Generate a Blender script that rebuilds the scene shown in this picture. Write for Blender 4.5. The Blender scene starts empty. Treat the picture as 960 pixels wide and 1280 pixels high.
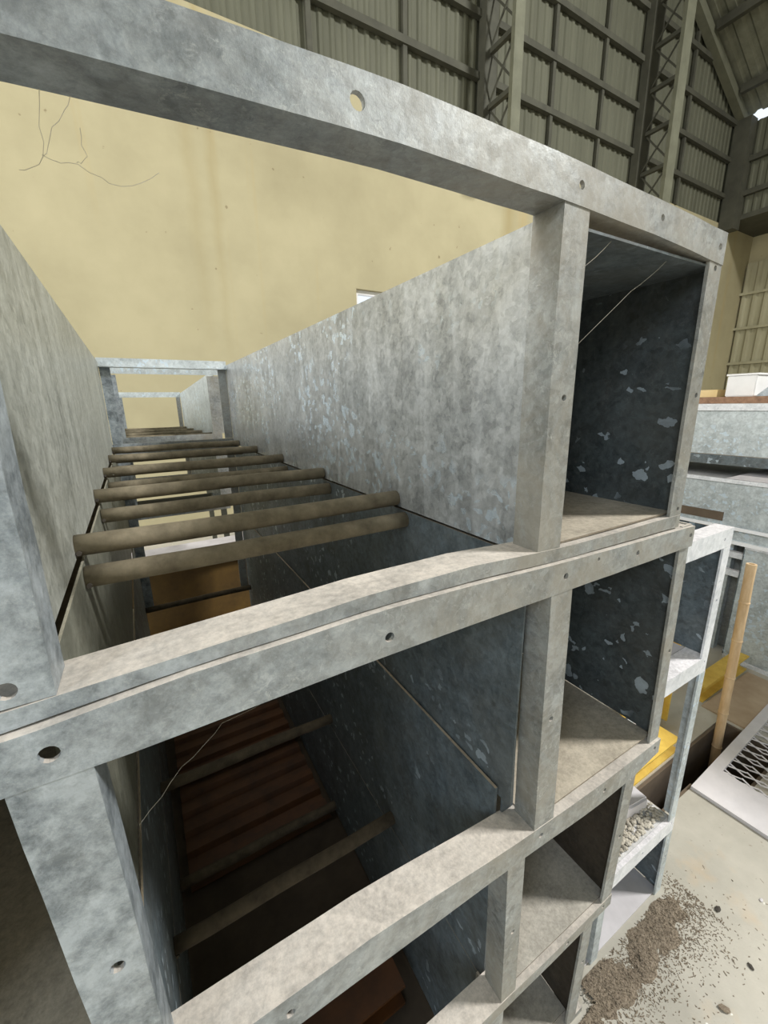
import bpy, bmesh, math, random
from mathutils import Vector, Matrix
random.seed(11)
S = bpy.context.scene
COL = S.collection
FZ = 0.05                      # floor level

# ------------------------------------------------------------------ helpers
def lerp(a, b, t): return a + (b - a) * t

def interp(nodes, x, k):
    if x <= nodes[0][0]: return nodes[0][k]
    for a, b in zip(nodes, nodes[1:]):
        if x <= b[0]:
            return lerp(a[k], b[k], (x - a[0]) / (b[0] - a[0]))
    return nodes[-1][k]

def obj(name, bm, mat, parent=None, smooth=False):
    bmesh.ops.recalc_face_normals(bm, faces=bm.faces[:])
    me = bpy.data.meshes.new(name)
    if parent is not None:
        off = Vector((0, 0, 0)); p = parent
        while p is not None:
            off += p.location; p = p.parent
        bmesh.ops.translate(bm, vec=-off, verts=bm.verts[:])
    bm.to_mesh(me); bm.free()
    me.materials.append(mat)
    if smooth:
        for p in me.polygons: p.use_smooth = True
    o = bpy.data.objects.new(name, me); COL.objects.link(o)
    if parent is not None: o.parent = parent
    return o

def thing(name, label, cat, loc, group=None):
    o = bpy.data.objects.new(name, None); COL.objects.link(o)
    o.empty_display_size = .05
    o.location = loc; o['label'] = label; o['category'] = cat
    if group: o['group'] = group
    return o

def solo(name, label, cat, bm, mat, loc, group=None, smooth=False, kind=None):
    """a thing that is one mesh, origin at loc"""
    bmesh.ops.translate(bm, vec=-Vector(loc), verts=bm.verts[:])
    o = obj(name, bm, mat, None, smooth); o.location = loc
    o['label'] = label; o['category'] = cat
    if group: o['group'] = group
    if kind: o['kind'] = kind
    return o

def struct(name, bm, mat, parent=None, smooth=False):
    o = obj(name, bm, mat, parent, smooth)
    if parent is None: o['kind'] = 'structure'
    return o

def box(bm, x0, x1, y0, y1, z0, z1):
    v = [bm.verts.new(c) for c in ((x0,y0,z0),(x1,y0,z0),(x1,y1,z0),(x0,y1,z0),(x0,y0,z1),(x1,y0,z1),(x1,y1,z1),(x0,y1,z1))]
    for f in ((0,3,2,1),(4,5,6,7),(0,1,5,4),(1,2,6,5),(2,3,7,6),(3,0,4,7)):
        bm.faces.new([v[i] for i in f])
    return v

def hexa(bm, a, b):
    """a, b: two matching quads (lists of 4 points)"""
    va = [bm.verts.new(c) for c in a]; vb = [bm.verts.new(c) for c in b]
    bm.faces.new(va[::-1]); bm.faces.new(vb)
    for i in range(4):
        j = (i + 1) % 4
        bm.faces.new([va[i], va[j], vb[j], vb[i]])

def loft(bm, rings):
    """closed rings of equal count joined in order and capped"""
    vr = [[bm.verts.new(c) for c in r] for r in rings]
    n = len(vr[0])
    for a, b in zip(vr, vr[1:]):
        for i in range(n):
            j = (i + 1) % n
            bm.faces.new([a[i], a[j], b[j], b[i]])
    bm.faces.new(vr[0][::-1]); bm.faces.new(vr[-1])

def tube(bm, pts, r, n=12, rs=None):
    pts = [Vector(p) for p in pts]
    rings = []
    for i, p in enumerate(pts):
        d = (pts[min(i + 1, len(pts) - 1)] - pts[max(i - 1, 0)]).normalized()
        up = Vector((0, 0, 1)) if abs(d.z) < .9 else Vector((0, 1, 0))
        a = d.cross(up).normalized(); b = a.cross(d).normalized()
        rr = rs[i] if rs else r
        rings.append([p + a * math.cos(t) * rr + b * math.sin(t) * rr for t in [2 * math.pi * k / n for k in range(n)]])
    loft(bm, rings)

def cut(o, cyls):
    """real bolt holes: list of (centre, axis, radius) in the parent's frame already offset to o's local space"""
    bm = bmesh.new()
    for c, ax, r in cyls:
        c = Vector(c); d = {'x': Vector((.03,0,0)), 'y': Vector((0,.03,0)), 'z': Vector((0,0,.03))}[ax]
        tube(bm, [c - d, c + d], r, 14)
    bmesh.ops.recalc_face_normals(bm, faces=bm.faces[:])
    me = bpy.data.meshes.new('tmp'); bm.to_mesh(me); bm.free()
    k = bpy.data.objects.new('tmp', me); COL.objects.link(k)
    k.matrix_world = Matrix.Identity(4)
    off = Vector((0,0,0)); p = o.parent
    while p is not None:
        off += p.location; p = p.parent
    k.location = off * 0
    o_par = o.parent; o.parent = None; o.location = off
    m = o.modifiers.new('b', 'BOOLEAN'); m.operation = 'DIFFERENCE'; m.object = k; m.solver = 'EXACT'
    bpy.context.view_layer.update()
    dg = bpy.context.evaluated_depsgraph_get()
    new = bpy.data.meshes.new_from_object(o.evaluated_get(dg))
    o.modifiers.clear()
    if len(new.polygons) > 4: o.data = new
    o.location = (0,0,0); o.parent = o_par
    bpy.data.objects.remove(k)

# ------------------------------------------------------------------ materials
class NT:
    def __init__(s, name):
        s.m = bpy.data.materials.new(name); s.m.use_nodes = True
        s.t = s.m.node_tree; s.b = s.t.nodes['Principled BSDF']
    def n(s, typ, **kw):
        x = s.t.nodes.new(typ)
        for k, v in kw.items():
            if k.startswith('i_'):
                key = k[2:].replace('_', ' ')
                x.inputs[int(key) if key.isdigit() else key].default_value = v
            else: setattr(x, k, v)
        return x
    def l(s, a, b): s.t.links.new(a, b)
    def coord(s, scale=(1,1,1)):
        c = s.n('ShaderNodeTexCoord'); m = s.n('ShaderNodeMapping'); m.inputs['Scale'].default_value = scale
        s.l(c.outputs['Object'], m.inputs['Vector']); return m.outputs['Vector']
    def noise(s, scale, detail=4, rough=.6, vec=None, dist=0.):
        x = s.n('ShaderNodeTexNoise'); x.inputs['Scale'].default_value = scale; x.inputs['Detail'].default_value = detail
        x.inputs['Roughness'].default_value = rough; x.inputs['Distortion'].default_value = dist
        if vec is not None: s.l(vec, x.inputs['Vector'])
        return x.outputs['Fac']
    def ramp(s, fac, *stops):
        r = s.n('ShaderNodeValToRGB'); e = r.color_ramp.elements
        while len(e) < len(stops): e.new(.5)
        for q, (p, c) in zip(e, stops):
            q.position = p; q.color = (c, c, c, 1) if not isinstance(c, tuple) else (*c, 1)
        s.l(fac, r.inputs['Fac']); return r.outputs['Color']
    def mix(s, fac, a, b, typ='MIX'):
        x = s.n('ShaderNodeMix', data_type='RGBA', blend_type=typ)
        for i, v in ((0, fac), (6, a), (7, b)):
            if isinstance(v, (int, float)): x.inputs[i].default_value = v
            elif isinstance(v, tuple): x.inputs[i].default_value = (*v, 1)
            else: s.l(v, x.inputs[i])
        return x.outputs[2]
    def math(s, op, a, b=0.):
        x = s.n('ShaderNodeMath', operation=op)
        for i, v in enumerate((a, b)):
            if isinstance(v, (int, float)): x.inputs[i].default_value = v
            else: s.l(v, x.inputs[i])
        return x.outputs[0]
    def bump(s, h, strength=.2, dist=.002):
        x = s.n('ShaderNodeBump'); x.inputs['Strength'].default_value = strength; x.inputs['Distance'].default_value = dist
        s.l(h, x.inputs['Height']); s.l(x.outputs['Normal'], s.b.inputs['Normal'])

def sr(r, g, b):
    f = lambda c: (c/255/12.92 if c/255 < .04045 else ((c/255+.055)/1.055)**2.4)
    return (f(r), f(g), f(b))

def galv(name, lo, hi, metal=.5, rough=(.34,.5), shards=.0, dust=.95, streak=.3, scale=105, dustcol=sr(190,180,165), film=0., grime=None, gk=.5, filmcol=None, oxide=0., side=False):
    k = NT(name)
    v = k.coord()
    wn = k.n('ShaderNodeTexNoise'); wn.inputs['Scale'].default_value = 30; wn.inputs['Detail'].default_value = 4
    k.l(v, wn.inputs['Vector'])
    add = k.n('ShaderNodeMix', data_type='RGBA', blend_type='LINEAR_LIGHT'); add.inputs[0].default_value = .018
    k.l(v, add.inputs[6]); k.l(wn.outputs['Color'], add.inputs[7])
    def cells(sc):
        vo = k.n('ShaderNodeTexVoronoi'); vo.inputs['Scale'].default_value = sc
        k.l(add.outputs[2], vo.inputs['Vector'])
        sep = k.n('ShaderNodeSeparateColor'); k.l(vo.outputs['Color'], sep.inputs[0]); return sep.outputs
    c1 = cells(scale); c2 = cells(scale * .45)
    n1 = k.noise(9, 8, .7, v, .3)
    n3 = k.noise(70, 8, .8, v, .5)
    n2 = k.noise(4, 5, .65, k.coord((6, 6, .6)), .6)            # run marks down the sheet
    f = k.math('ADD', k.math('ADD', k.math('MULTIPLY', c1[0], .09), k.math('MULTIPLY', c2[0], .06)), k.math('ADD', k.math('MULTIPLY', n1, .45), k.math('MULTIPLY', n3, .40)))
    base = k.mix(k.ramp(f, (.39, 0.), (.61, 1.)), lo, hi)
    st = k.ramp(n2, (.45, 0.), (.75, 1.))
    base = k.mix(k.math('MULTIPLY', st, streak), base, tuple(min(1, c * 1.3 + .05) for c in hi))
    if grime:
        base = k.mix(k.math('MULTIPLY', k.ramp(k.noise(5, 6, .7, v, .5), (.42, 0.), (.65, 1.)), gk), base, grime)
    rg = k.math('ADD', k.math('MULTIPLY', k.math('ADD', k.math('MULTIPLY', c1[1], .5), k.math('MULTIPLY', n1, .5)), rough[1] - rough[0]), rough[0])
    met = k.math('SUBTRACT', metal, k.math('MULTIPLY', st, metal * .5))
    if shards:
        s2 = cells(scale * .5); s3 = cells(scale * .85)
        pt = k.ramp(k.noise(5, 3, .5, v), (.44, 0.), (.54, 1.))
        sh = k.math('MULTIPLY', k.math('MAXIMUM', k.math('GREATER_THAN', s2[1], 1 - shards * .5), k.math('GREATER_THAN', s3[1], 1 - shards)), pt)
        base = k.mix(k.math('MULTIPLY', sh, .8), base, sr(204, 220, 232))
        rg = k.math('SUBTRACT', rg, k.math('MULTIPLY', sh, .10))
    # dust settled on every upward face
    g = k.n('ShaderNodeNewGeometry'); sx = k.n('ShaderNodeSeparateXYZ'); k.l(g.outputs['True Normal'], sx.inputs[0])
    up = k.ramp(sx.outputs['Z'], (.55, 0.), (.85, 1.))
    dn = k.ramp(k.noise(26, 6, .7, v), (.30, .8), (.62, 1.))
    df = k.math('MULTIPLY', k.math('MULTIPLY', up, dn), dust)
    if oxide:
        ox = k.math('MULTIPLY', k.ramp(k.noise(75, 9, .85, v, .7), (.53, 0.), (.62, 1.)), k.ramp(k.noise(11, 5, .7, v), (.42, .12), (.6, 1.)))
        base = k.mix(k.math('MULTIPLY', ox, oxide), base, sr(205, 209, 208))
        dk = k.ramp(k.noise(42, 8, .85, k.coord((.5, 1, 1.3)), 1.), (.58, 0.), (.68, 1.))
        base = k.mix(k.math('MULTIPLY', dk, oxide * .6), base, sr(78, 80, 80))
    if film:
        ff = k.math('MULTIPLY', k.ramp(k.noise(7, 8, .78, v, .5), (.36, .15), (.62, 1.)), film)
        if side:  # cool front-left light painted in towards low X, dirt film thinned there
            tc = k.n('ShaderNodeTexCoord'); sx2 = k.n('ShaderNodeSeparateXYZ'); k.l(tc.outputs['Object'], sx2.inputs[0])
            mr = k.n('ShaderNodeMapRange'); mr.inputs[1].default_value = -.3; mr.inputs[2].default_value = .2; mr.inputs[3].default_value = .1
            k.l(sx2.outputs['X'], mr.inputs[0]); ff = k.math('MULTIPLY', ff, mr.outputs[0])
            cool_light = k.math('SUBTRACT', 1., mr.outputs[0])
            base = k.mix(k.math('MULTIPLY', cool_light, .75), base, k.mix(k.ramp(k.math('ADD', k.math('MULTIPLY', k.noise(13, 7, .7, v, .15), .6), k.math('MULTIPLY', k.noise(60, 8, .8, v, .2), .4)), (.42, 0.), (.58, 1.)), sr(88,102,114), sr(196,208,218)))
        base = k.mix(ff, base, filmcol or dustcol)
        met = k.math('MULTIPLY', met, k.math('SUBTRACT', 1., ff)); rg = k.math('ADD', rg, k.math('MULTIPLY', ff, .25))
    fine = k.mix(k.ramp(k.math('ADD', k.math('MULTIPLY', k.noise(130, 5, .75, v), .55), k.math('MULTIPLY', k.noise(17, 6, .7, v), .45)), (.36, 0.), (.60, 1.)), tuple(c * .55 for c in dustcol), dustcol)
    base = k.mix(df, base, fine)
    k.l(base, k.b.inputs['Base Color'])
    k.l(k.math('MULTIPLY', met, k.math('SUBTRACT', 1., df)), k.b.inputs['Metallic'])
    k.l(k.math('ADD', rg, k.math('MULTIPLY', df, .4)), k.b.inputs['Roughness'])
    k.bump(k.math('ADD', k.noise(150, 5, .75, v), k.noise(20, 3, .6, v)), .25, .0012)
    return k.m

def plain(name, a, b, scale=12, rough=.8, metal=0., bump=.1, detail=5, vecs=(1,1,1)):
    k = NT(name); v = k.coord(vecs)
    n = k.noise(scale, detail, .65, v)
    k.l(k.mix(k.ramp(n, (.3, 0.), (.7, 1.)), a, b), k.b.inputs['Base Color'])
    k.b.inputs['Roughness'].default_value = rough; k.b.inputs['Metallic'].default_value = metal
    if bump: k.bump(k.noise(scale * 6, 4, .7, v), bump, .002)
    return k.m

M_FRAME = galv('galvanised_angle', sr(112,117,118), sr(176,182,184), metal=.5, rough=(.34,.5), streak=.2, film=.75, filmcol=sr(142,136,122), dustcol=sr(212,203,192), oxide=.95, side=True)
M_PANEL = galv('spangled_sheet', sr(126,130,132), sr(194,198,200), metal=.5, rough=(.24,.40), shards=.15, streak=.3, film=.12, filmcol=sr(180,176,166), oxide=.5)
M_INNER = galv('dark_sheet', sr(80,91,98), sr(128,142,150), metal=.5, rough=(.34,.5), shards=.04, streak=.08, film=.5, filmcol=sr(88,84,74), dustcol=sr(160,146,124), oxide=.12)  # sheet colour darkened to stand in for shade inside the ducts
M_LEFT = galv('dull_sheet', sr(128,131,124), sr(186,189,182), metal=.4, rough=(.36,.5), streak=.35, film=.2, filmcol=sr(160,160,150), dustcol=sr(168,163,146), oxide=.35)
M_DARK = galv('shaded_side_sheet', sr(58,66,70), sr(100,111,115), metal=.5, rough=(.34,.5), shards=.03, streak=.05, film=.6, filmcol=sr(66,64,58), dustcol=sr(160,146,124), oxide=.12)  # shaded copy of the inner sheet for the right-hand compartments
M_DEEP_SHADE = galv('deep_shade_sheet', sr(46,42,36), sr(74,68,58), metal=.3, rough=(.45,.6), streak=.05, film=.6, filmcol=sr(58,46,34), dustcol=sr(130,116,96), oxide=.06)  # brown-black copy, shade of the lower right compartments put into the colour
M_LEFT_SHADE = galv('shaded_left_sheet', sr(92,94,84), sr(132,134,122), metal=.35, rough=(.4,.55), streak=.2, film=.4, filmcol=sr(110,106,92), dustcol=sr(168,163,146), oxide=.15)  # shaded copy of the left sheet for the second frame
M_PALE = galv('pale_galvanised', sr(160,168,170), sr(208,216,218), metal=.3, rough=(.4,.6), shards=.10, streak=.2, dustcol=sr(225,222,220), oxide=.3)
M_WHITE = galv('bright_galvanised', sr(200,204,208), sr(236,238,242), metal=.15, rough=(.45,.6), streak=.2, dustcol=sr(236,232,234))
M_TRAY = galv('dusty_tray', sr(110,100,86), sr(150,140,124), metal=.05, rough=(.6,.7), streak=.1, dust=1., dustcol=sr(200,189,170))
M_PIPE = plain('dusty_pipe', sr(98,90,73), sr(144,134,113), 26, .85)
M_PIPE_SHADE = plain('shaded_pipe', sr(58,50,38), sr(92,82,66), 26, .9)  # shaded copy of the pipe colour for the two lower frames
M_DUST = plain('settled_dust', sr(160,152,138), sr(205,198,184), 14, .95)
M_DUSTY = galv('caked_dust', sr(110,102,92), sr(140,132,120), metal=.0, rough=(.7,.8), streak=.0, dust=1., dustcol=sr(196,190,178))
M_YELLOW = plain('yellow_paint', sr(196,156,60), sr(232,200,96), 8, .55)
M_OCHRE = plain('shaded_yellow_paint', sr(70,50,16), sr(100,76,30), 7, .7)  # yellow darkened for the shade behind the near stack
M_ORANGE = plain('ochre_paint', sr(58,32,8), sr(90,52,16), 9, .6)
M_WEB = plain('cobweb', sr(205,200,180), sr(225,220,205), 30, .9, bump=0)
M_WEB.node_tree.nodes['Principled BSDF'].inputs['Alpha'].default_value = .55
M_BAMBOO = plain('bamboo', sr(188,154,112), sr(226,200,162), 9, .55, vecs=(3,3,.6))
M_WOOD = plain('brown_timber', sr(120,90,70), sr(165,130,104), 6, .75, vecs=(1,6,6))
M_TAN = plain('tan_board', sr(214,186,130), sr(236,214,166), 6, .75)
M_BOX = plain('white_carton', sr(226,226,226), sr(244,244,244), 5, .7)
M_CARD = plain('white_sheet', sr(186,182,184), sr(212,208,210), 7, .8)
M_BLACK = plain('dark_grit', sr(50,46,42), sr(80,74,66), 20, .9)
M_SLAB = plain('grey_plate', sr(196,192,194), sr(222,218,220), 6, .6)
M_BROWNFLOOR = plain('brown_board', sr(160,138,112), sr(190,170,145), 5, .85)
M_PIT = plain('trench_wall', sr(84,72,60), sr(112,98,82), 6, .95)
M_SHADE_FLOOR = plain('shade_brown', sr(44,36,26), sr(66,56,44), 9, .9)  # dark brown that paints in the shade on the lowest frame's floor
M_TRIM = plain('dark_steel', sr(58,58,48), sr(76,76,64), 4, .8)
M_COLUMN = plain('column_steel', sr(90,91,75), sr(108,109,92), 4, .8)
M_CHIP = plain('litter_chip', sr(92,80,66), sr(152,139,121), 260, .9, bump=0)

def make_cream():
    k = NT('cream_plaster'); v = k.coord()
    n = k.noise(.9, 6, .6, v)
    c = k.mix(k.ramp(n, (.3, 0.), (.7, 1.)), sr(156,148,118), sr(177,169,137))
    # damp run marks down the plaster
    d = k.noise(1.0, 4, .7, k.coord((1.6, 1, .06)), .3)
    c = k.mix(k.math('MULTIPLY', k.ramp(d, (.60, 0.), (.70, 1.)), .35), c, sr(176,150,92))
    # two long damp stains where the columns drain
    tc = k.n('ShaderNodeTexCoord'); sx = k.n('ShaderNodeSeparateXYZ'); k.l(tc.outputs['Object'], sx.inputs[0])
    wob = k.math('MULTIPLY', k.math('SUBTRACT', k.noise(1.3, 4, .6, v), .5), .2)
    xx = k.math('ADD', sx.outputs['X'], wob)
    for x0, w, a in ((1.02, .09, .2), (1.22, .07, .3), (5.6, .2, .5)):
        dist = k.math('ABSOLUTE', k.math('SUBTRACT', xx, x0))
        m = k.n('ShaderNodeMapRange'); m.inputs[1].default_value = w; m.inputs[2].default_value = 0.; k.l(dist, m.inputs[0])
        hz = k.n('ShaderNodeMapRange'); hz.inputs[1].default_value = 1.6; hz.inputs[2].default_value = 4.6; k.l(sx.outputs['Z'], hz.inputs[0])
        f = k.math('MULTIPLY', k.math('MULTIPLY', m.outputs[0], hz.outputs[0]), a)
        c = k.mix(f, c, sr(140,120,62))
    sp = k.math('MULTIPLY', k.ramp(k.noise(11, 2, .5, v), (.73, 0.), (.76, 1.)), .6)
    c = k.mix(sp, c, sr(110,96,66))
    k.l(c, k.b.inputs['Base Color']); k.b.inputs['Roughness'].default_value = .85
    k.bump(k.noise(14, 5, .7, v), .1, .004)
    return k.m
M_CREAM = make_cream()

def make_floor():
    k = NT('dusty_concrete'); v = k.coord()
    c = k.mix(k.ramp(k.noise(2.2, 7, .65, v), (.3, 0.), (.7, 1.)), sr(156,152,141), sr(194,189,177))
    c = k.mix(k.math('MULTIPLY', k.ramp(k.noise(5.5, 4, .6, v), (.58, 0.), (.72, 1.)), .45), c, sr(196,170,136))
    c = k.mix(k.math('MULTIPLY', k.ramp(k.noise(60, 3, .6, v), (.66, 0.), (.72, 1.)), .6), c, sr(120,110,96))
    c = k.mix(k.math('MULTIPLY', k.ramp(k.noise(38, 2, .5, k.coord((1,1.3,1))), (.74, 0.), (.78, 1.)), .8), c, sr(240,238,232))
    k.l(c, k.b.inputs['Base Color']); k.b.inputs['Roughness'].default_value = .9
    k.bump(k.noise(45, 5, .7, v), .25, .003)
    return k.m
M_FLOOR = make_floor()

def make_clad(name, a, b):
    k = NT(name)
    c = k.mix(k.ramp(k.noise(1.2, 5, .7, k.coord((3,3,.4))), (.3, 0.), (.7, 1.)), a, b)
    k.l(c, k.b.inputs['Base Color']); k.b.inputs['Roughness'].default_value = .75
    return k.m
M_CLAD = make_clad('old_cladding', sr(78,79,64), sr(96,97,81))
M_ROOF = make_clad('roof_sheet', sr(92,93,78), sr(124,125,108))
M_CLADL = make_clad('pale_cladding', sr(138,134,108), sr(164,160,134))

# ------------------------------------------------------------------ steel sections
def angle_x(name, root, nodes, y0, depth, leg, mat, holes=(), t=.005, seg=26, jit=.0004):
    """angle iron along X; nodes (x, z_top, z_bottom); upright leg at y0, flat leg at the bottom or the top"""
    x0, x1 = nodes[0][0], nodes[-1][0]
    rings = []
    for i in range(seg + 1):
        x = lerp(x0, x1, i / seg)
        zt = interp(nodes, x, 1) + random.uniform(-jit, jit); zb = interp(nodes, x, 2) + random.uniform(-jit, jit)
        if leg == 'bottom':
            prof = [(y0, zt), (y0 + t, zt), (y0 + t, zb + t), (y0 + depth, zb + t), (y0 + depth, zb), (y0, zb)]
        else:
            prof = [(y0, zb), (y0 + t, zb), (y0 + t, zt - t), (y0 + depth, zt - t), (y0 + depth, zt), (y0, zt)]
        rings.append([(x, y, z) for y, z in prof])
    bm = bmesh.new(); loft(bm, rings)
    o = obj(name, bm, mat, root)
    if holes: cut(o, [((x, y0, z), 'y', r) for x, z, r in holes])
    return o

def angle_z(name, root, xt, xb, z1, z0, y0, depth, side, mat, holes=(), t=.005, seg=8, jit=.0005):
    """angle iron post; xt, xb = (x_left, x_right) at top and bottom; return leg on side 'l' or 'r' (or None)"""
    rings = []
    for i in range(seg + 1):
        f = i / seg; z = lerp(z1, z0, f)
        a = lerp(xt[0], xb[0], f) + random.uniform(-jit, jit); b = lerp(xt[1], xb[1], f) + random.uniform(-jit, jit)
        if side == 'l': prof = [(a, y0), (b, y0), (b, y0 + t), (a + t, y0 + t), (a + t, y0 + depth), (a, y0 + depth)]
        elif side == 'r': prof = [(a, y0), (b, y0), (b, y0 + depth), (b - t, y0 + depth), (b - t, y0 + t), (a, y0 + t)]
        else: prof = [(a, y0), (b, y0), (b, y0 + t), (a, y0 + t)]
        rings.append([(x, y, z) for x, y in prof])
    bm = bmesh.new(); loft(bm, rings)
    o = obj(name, bm, mat, root)
    if holes: cut(o, [((x, y0, z), 'y', r) for x, z, r in holes])
    return o

def sheet_x(name, root, xf, xr, y0, y1, z0, z1, mat, t=.003, z1r=None, lean=.0):
    """upright sheet along Y; x from xf (front) to xr (rear)"""
    if z1r is None: z1r = z1
    bm = bmesh.new(); n = 10; rings = []
    for i in range(n + 1):
        f = i / n; x = lerp(xf, xr, f); y = lerp(y0, y1, f); zt = lerp(z1, z1r, f)
        b = lean * (1 - f); rings.append([(x + b, y, z0), (x + t + b, y, z0), (x + t, y, zt), (x, y, zt)])
    loft(bm, rings)
    return obj(name, bm, mat, root)

def sheet_z(name, root, x0, x1, y0, y1, z, mat, t=.003, x0r=None, x1r=None):
    x0r = x0 if x0r is None else x0r; x1r = x1 if x1r is None else x1r
    bm = bmesh.new()
    q = [(x0, y0), (x1, y0), (x1r, y1), (x0r, y1)]
    hexa(bm, [(x, y, z - t) for x, y in q], [(x, y, z) for x, y in q])
    return obj(name, bm, mat, root)

def cross_pipe(root, x0, x1, y, z, r, name='cross_pipe', mat=None):
    bm = bmesh.new(); n = 8
    pts = [(lerp(x0, x1, i / n), y + .0015 * math.sin(i * 1.3 + y * 9), z + .001 * math.sin(i * .9 + y * 5)) for i in range(n + 1)]
    tube(bm, pts, r, 18)
    o = obj(name, bm, mat or M_PIPE, root, smooth=True)
    bm = bmesh.new()
    tube(bm, [(x0 + .004, y - r * .2, z - r * .45), (x0 + .004, y - r * 1.12, z - r * .45)], .0035, 8)
    obj('bolt', bm, M_BLACK, o)
    return o

HR = .0055
# ================================================================== the near stack
YR = 2.15            # rear end of the near units
# ---- topmost unit
t1 = thing('steel_duct_frame', 'topmost galvanised duct frame of the near stack, with open top and bowed upper rail', 'metal frame', (.35, 0, 1.347), 'galvanised duct frames of the near stack')
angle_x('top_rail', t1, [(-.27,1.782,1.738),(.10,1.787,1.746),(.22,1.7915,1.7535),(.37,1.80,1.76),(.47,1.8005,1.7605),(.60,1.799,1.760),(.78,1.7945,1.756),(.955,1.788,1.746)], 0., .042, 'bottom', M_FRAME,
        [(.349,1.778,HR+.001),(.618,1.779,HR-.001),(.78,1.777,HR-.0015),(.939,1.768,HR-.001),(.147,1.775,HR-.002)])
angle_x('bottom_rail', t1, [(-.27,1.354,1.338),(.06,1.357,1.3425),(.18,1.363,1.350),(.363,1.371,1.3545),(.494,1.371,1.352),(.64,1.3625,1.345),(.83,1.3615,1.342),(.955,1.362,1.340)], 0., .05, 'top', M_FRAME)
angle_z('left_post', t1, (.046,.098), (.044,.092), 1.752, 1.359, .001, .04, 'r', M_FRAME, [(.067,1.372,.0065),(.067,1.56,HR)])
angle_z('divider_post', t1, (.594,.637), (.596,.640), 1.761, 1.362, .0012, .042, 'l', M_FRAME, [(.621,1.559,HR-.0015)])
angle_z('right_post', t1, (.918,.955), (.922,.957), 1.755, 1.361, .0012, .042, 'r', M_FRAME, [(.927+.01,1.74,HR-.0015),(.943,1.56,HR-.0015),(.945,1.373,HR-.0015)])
sheet_x('left_panel', t1, .070, .036, .03, YR, 1.353, 1.757, M_LEFT, z1r=1.778)
sheet_x('divider_panel', t1, .6025, .622, .024, YR, 1.353, 1.758, M_PANEL, z1r=1.775)
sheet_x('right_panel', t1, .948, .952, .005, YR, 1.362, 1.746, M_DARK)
sheet_x('outer_left_panel', t1, -.265, -.28, .005, YR, 1.353, 1.745, M_LEFT)
sheet_z('cover_sheet', t1, .6075, .948, .006, YR, 1.7445, M_INNER, x0r=.6265)
sheet_z('cover_sheet', t1, -.26, .066, .006, YR, 1.738, M_INNER, x1r=.0345)
sheet_z('tray_sheet', t1, .607, .947, .011, YR, 1.3665, M_TRAY, x0r=.6255)
sheet_z('tray_sheet', t1, -.26, .069, .052, YR, 1.358, M_TRAY, x1r=.0355)
bm = bmesh.new(); box(bm, .6165, .9495, YR - .9, YR - .897, 1.362, 1.742); obj('end_plate', bm, M_INNER, t1)
bm = bmesh.new(); box(bm, .034, .625, YR, YR + .005, 1.752, 1.797); box(bm, .034, .625, YR - .04, YR - .0001, 1.752, 1.757); obj('rear_top_rail', bm, M_PALE, t1)
bm = bmesh.new(); box(bm, .034, .625, YR, YR + .005, 1.353, 1.385); obj('rear_bottom_rail', bm, M_FRAME, t1)
for a, b in ((.041, .085), (.578, .621)):
    bm = bmesh.new(); box(bm, a, b, YR - .001, YR + .004, 1.386, 1.752); obj('rear_post', bm, M_FRAME, t1)
for i in range(5):
    f = (.364 + .405 * i) / YR
    cross_pipe(t1, lerp(.074, .040, f), .6015 + .018 * f, .364 + .405 * i, 1.3685, .0155)

# ---- second unit
t2 = thing('steel_duct_frame', 'second galvanised duct frame from the top, its dusty upper rail under the topmost frame', 'metal frame', (.35, 0, .905), 'galvanised duct frames of the near stack')
Y2 = -.007
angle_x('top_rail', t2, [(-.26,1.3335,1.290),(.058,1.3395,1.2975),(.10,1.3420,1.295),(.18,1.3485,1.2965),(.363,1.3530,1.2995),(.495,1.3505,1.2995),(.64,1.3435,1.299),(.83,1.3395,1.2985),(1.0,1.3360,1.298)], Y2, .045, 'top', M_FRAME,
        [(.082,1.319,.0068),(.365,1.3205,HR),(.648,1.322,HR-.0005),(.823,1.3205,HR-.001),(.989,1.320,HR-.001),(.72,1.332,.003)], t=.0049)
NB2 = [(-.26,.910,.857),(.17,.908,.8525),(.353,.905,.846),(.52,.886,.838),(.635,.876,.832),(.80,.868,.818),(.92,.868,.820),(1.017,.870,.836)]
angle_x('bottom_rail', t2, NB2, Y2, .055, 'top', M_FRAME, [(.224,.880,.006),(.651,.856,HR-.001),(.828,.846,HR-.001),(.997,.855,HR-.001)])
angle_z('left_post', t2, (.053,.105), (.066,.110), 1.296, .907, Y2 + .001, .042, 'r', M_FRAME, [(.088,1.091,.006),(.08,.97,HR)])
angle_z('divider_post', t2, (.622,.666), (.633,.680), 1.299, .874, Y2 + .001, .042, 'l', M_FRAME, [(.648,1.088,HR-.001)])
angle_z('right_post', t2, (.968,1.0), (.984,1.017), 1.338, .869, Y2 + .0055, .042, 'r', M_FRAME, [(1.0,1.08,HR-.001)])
sheet_x('left_panel', t2, .0765, .045, .03, YR, .905, 1.347, M_LEFT_SHADE)
sheet_x('divider_panel', t2, .6060, .622, .024, YR, .912, 1.347, M_INNER)
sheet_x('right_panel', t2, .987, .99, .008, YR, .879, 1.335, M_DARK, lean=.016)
sheet_x('outer_left_panel', t2, -.262, -.28, .008, YR, .909, 1.33, M_LEFT)
sheet_z('tray_sheet', t2, .640, 1.0015, .008, YR, .878, M_TRAY, x1r=.989)
sheet_z('tray_sheet', t2, -.258, .075, .052, YR - .004, .902, M_TRAY, x1r=.044)
sheet_z('cover_sheet', t2, -.258, .075, .006, YR, 1.325, M_INNER, x1r=.044)
sheet_z('cover_sheet', t2, .6105, .985, .006, YR, 1.334, M_INNER, x0r=.626)
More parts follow.
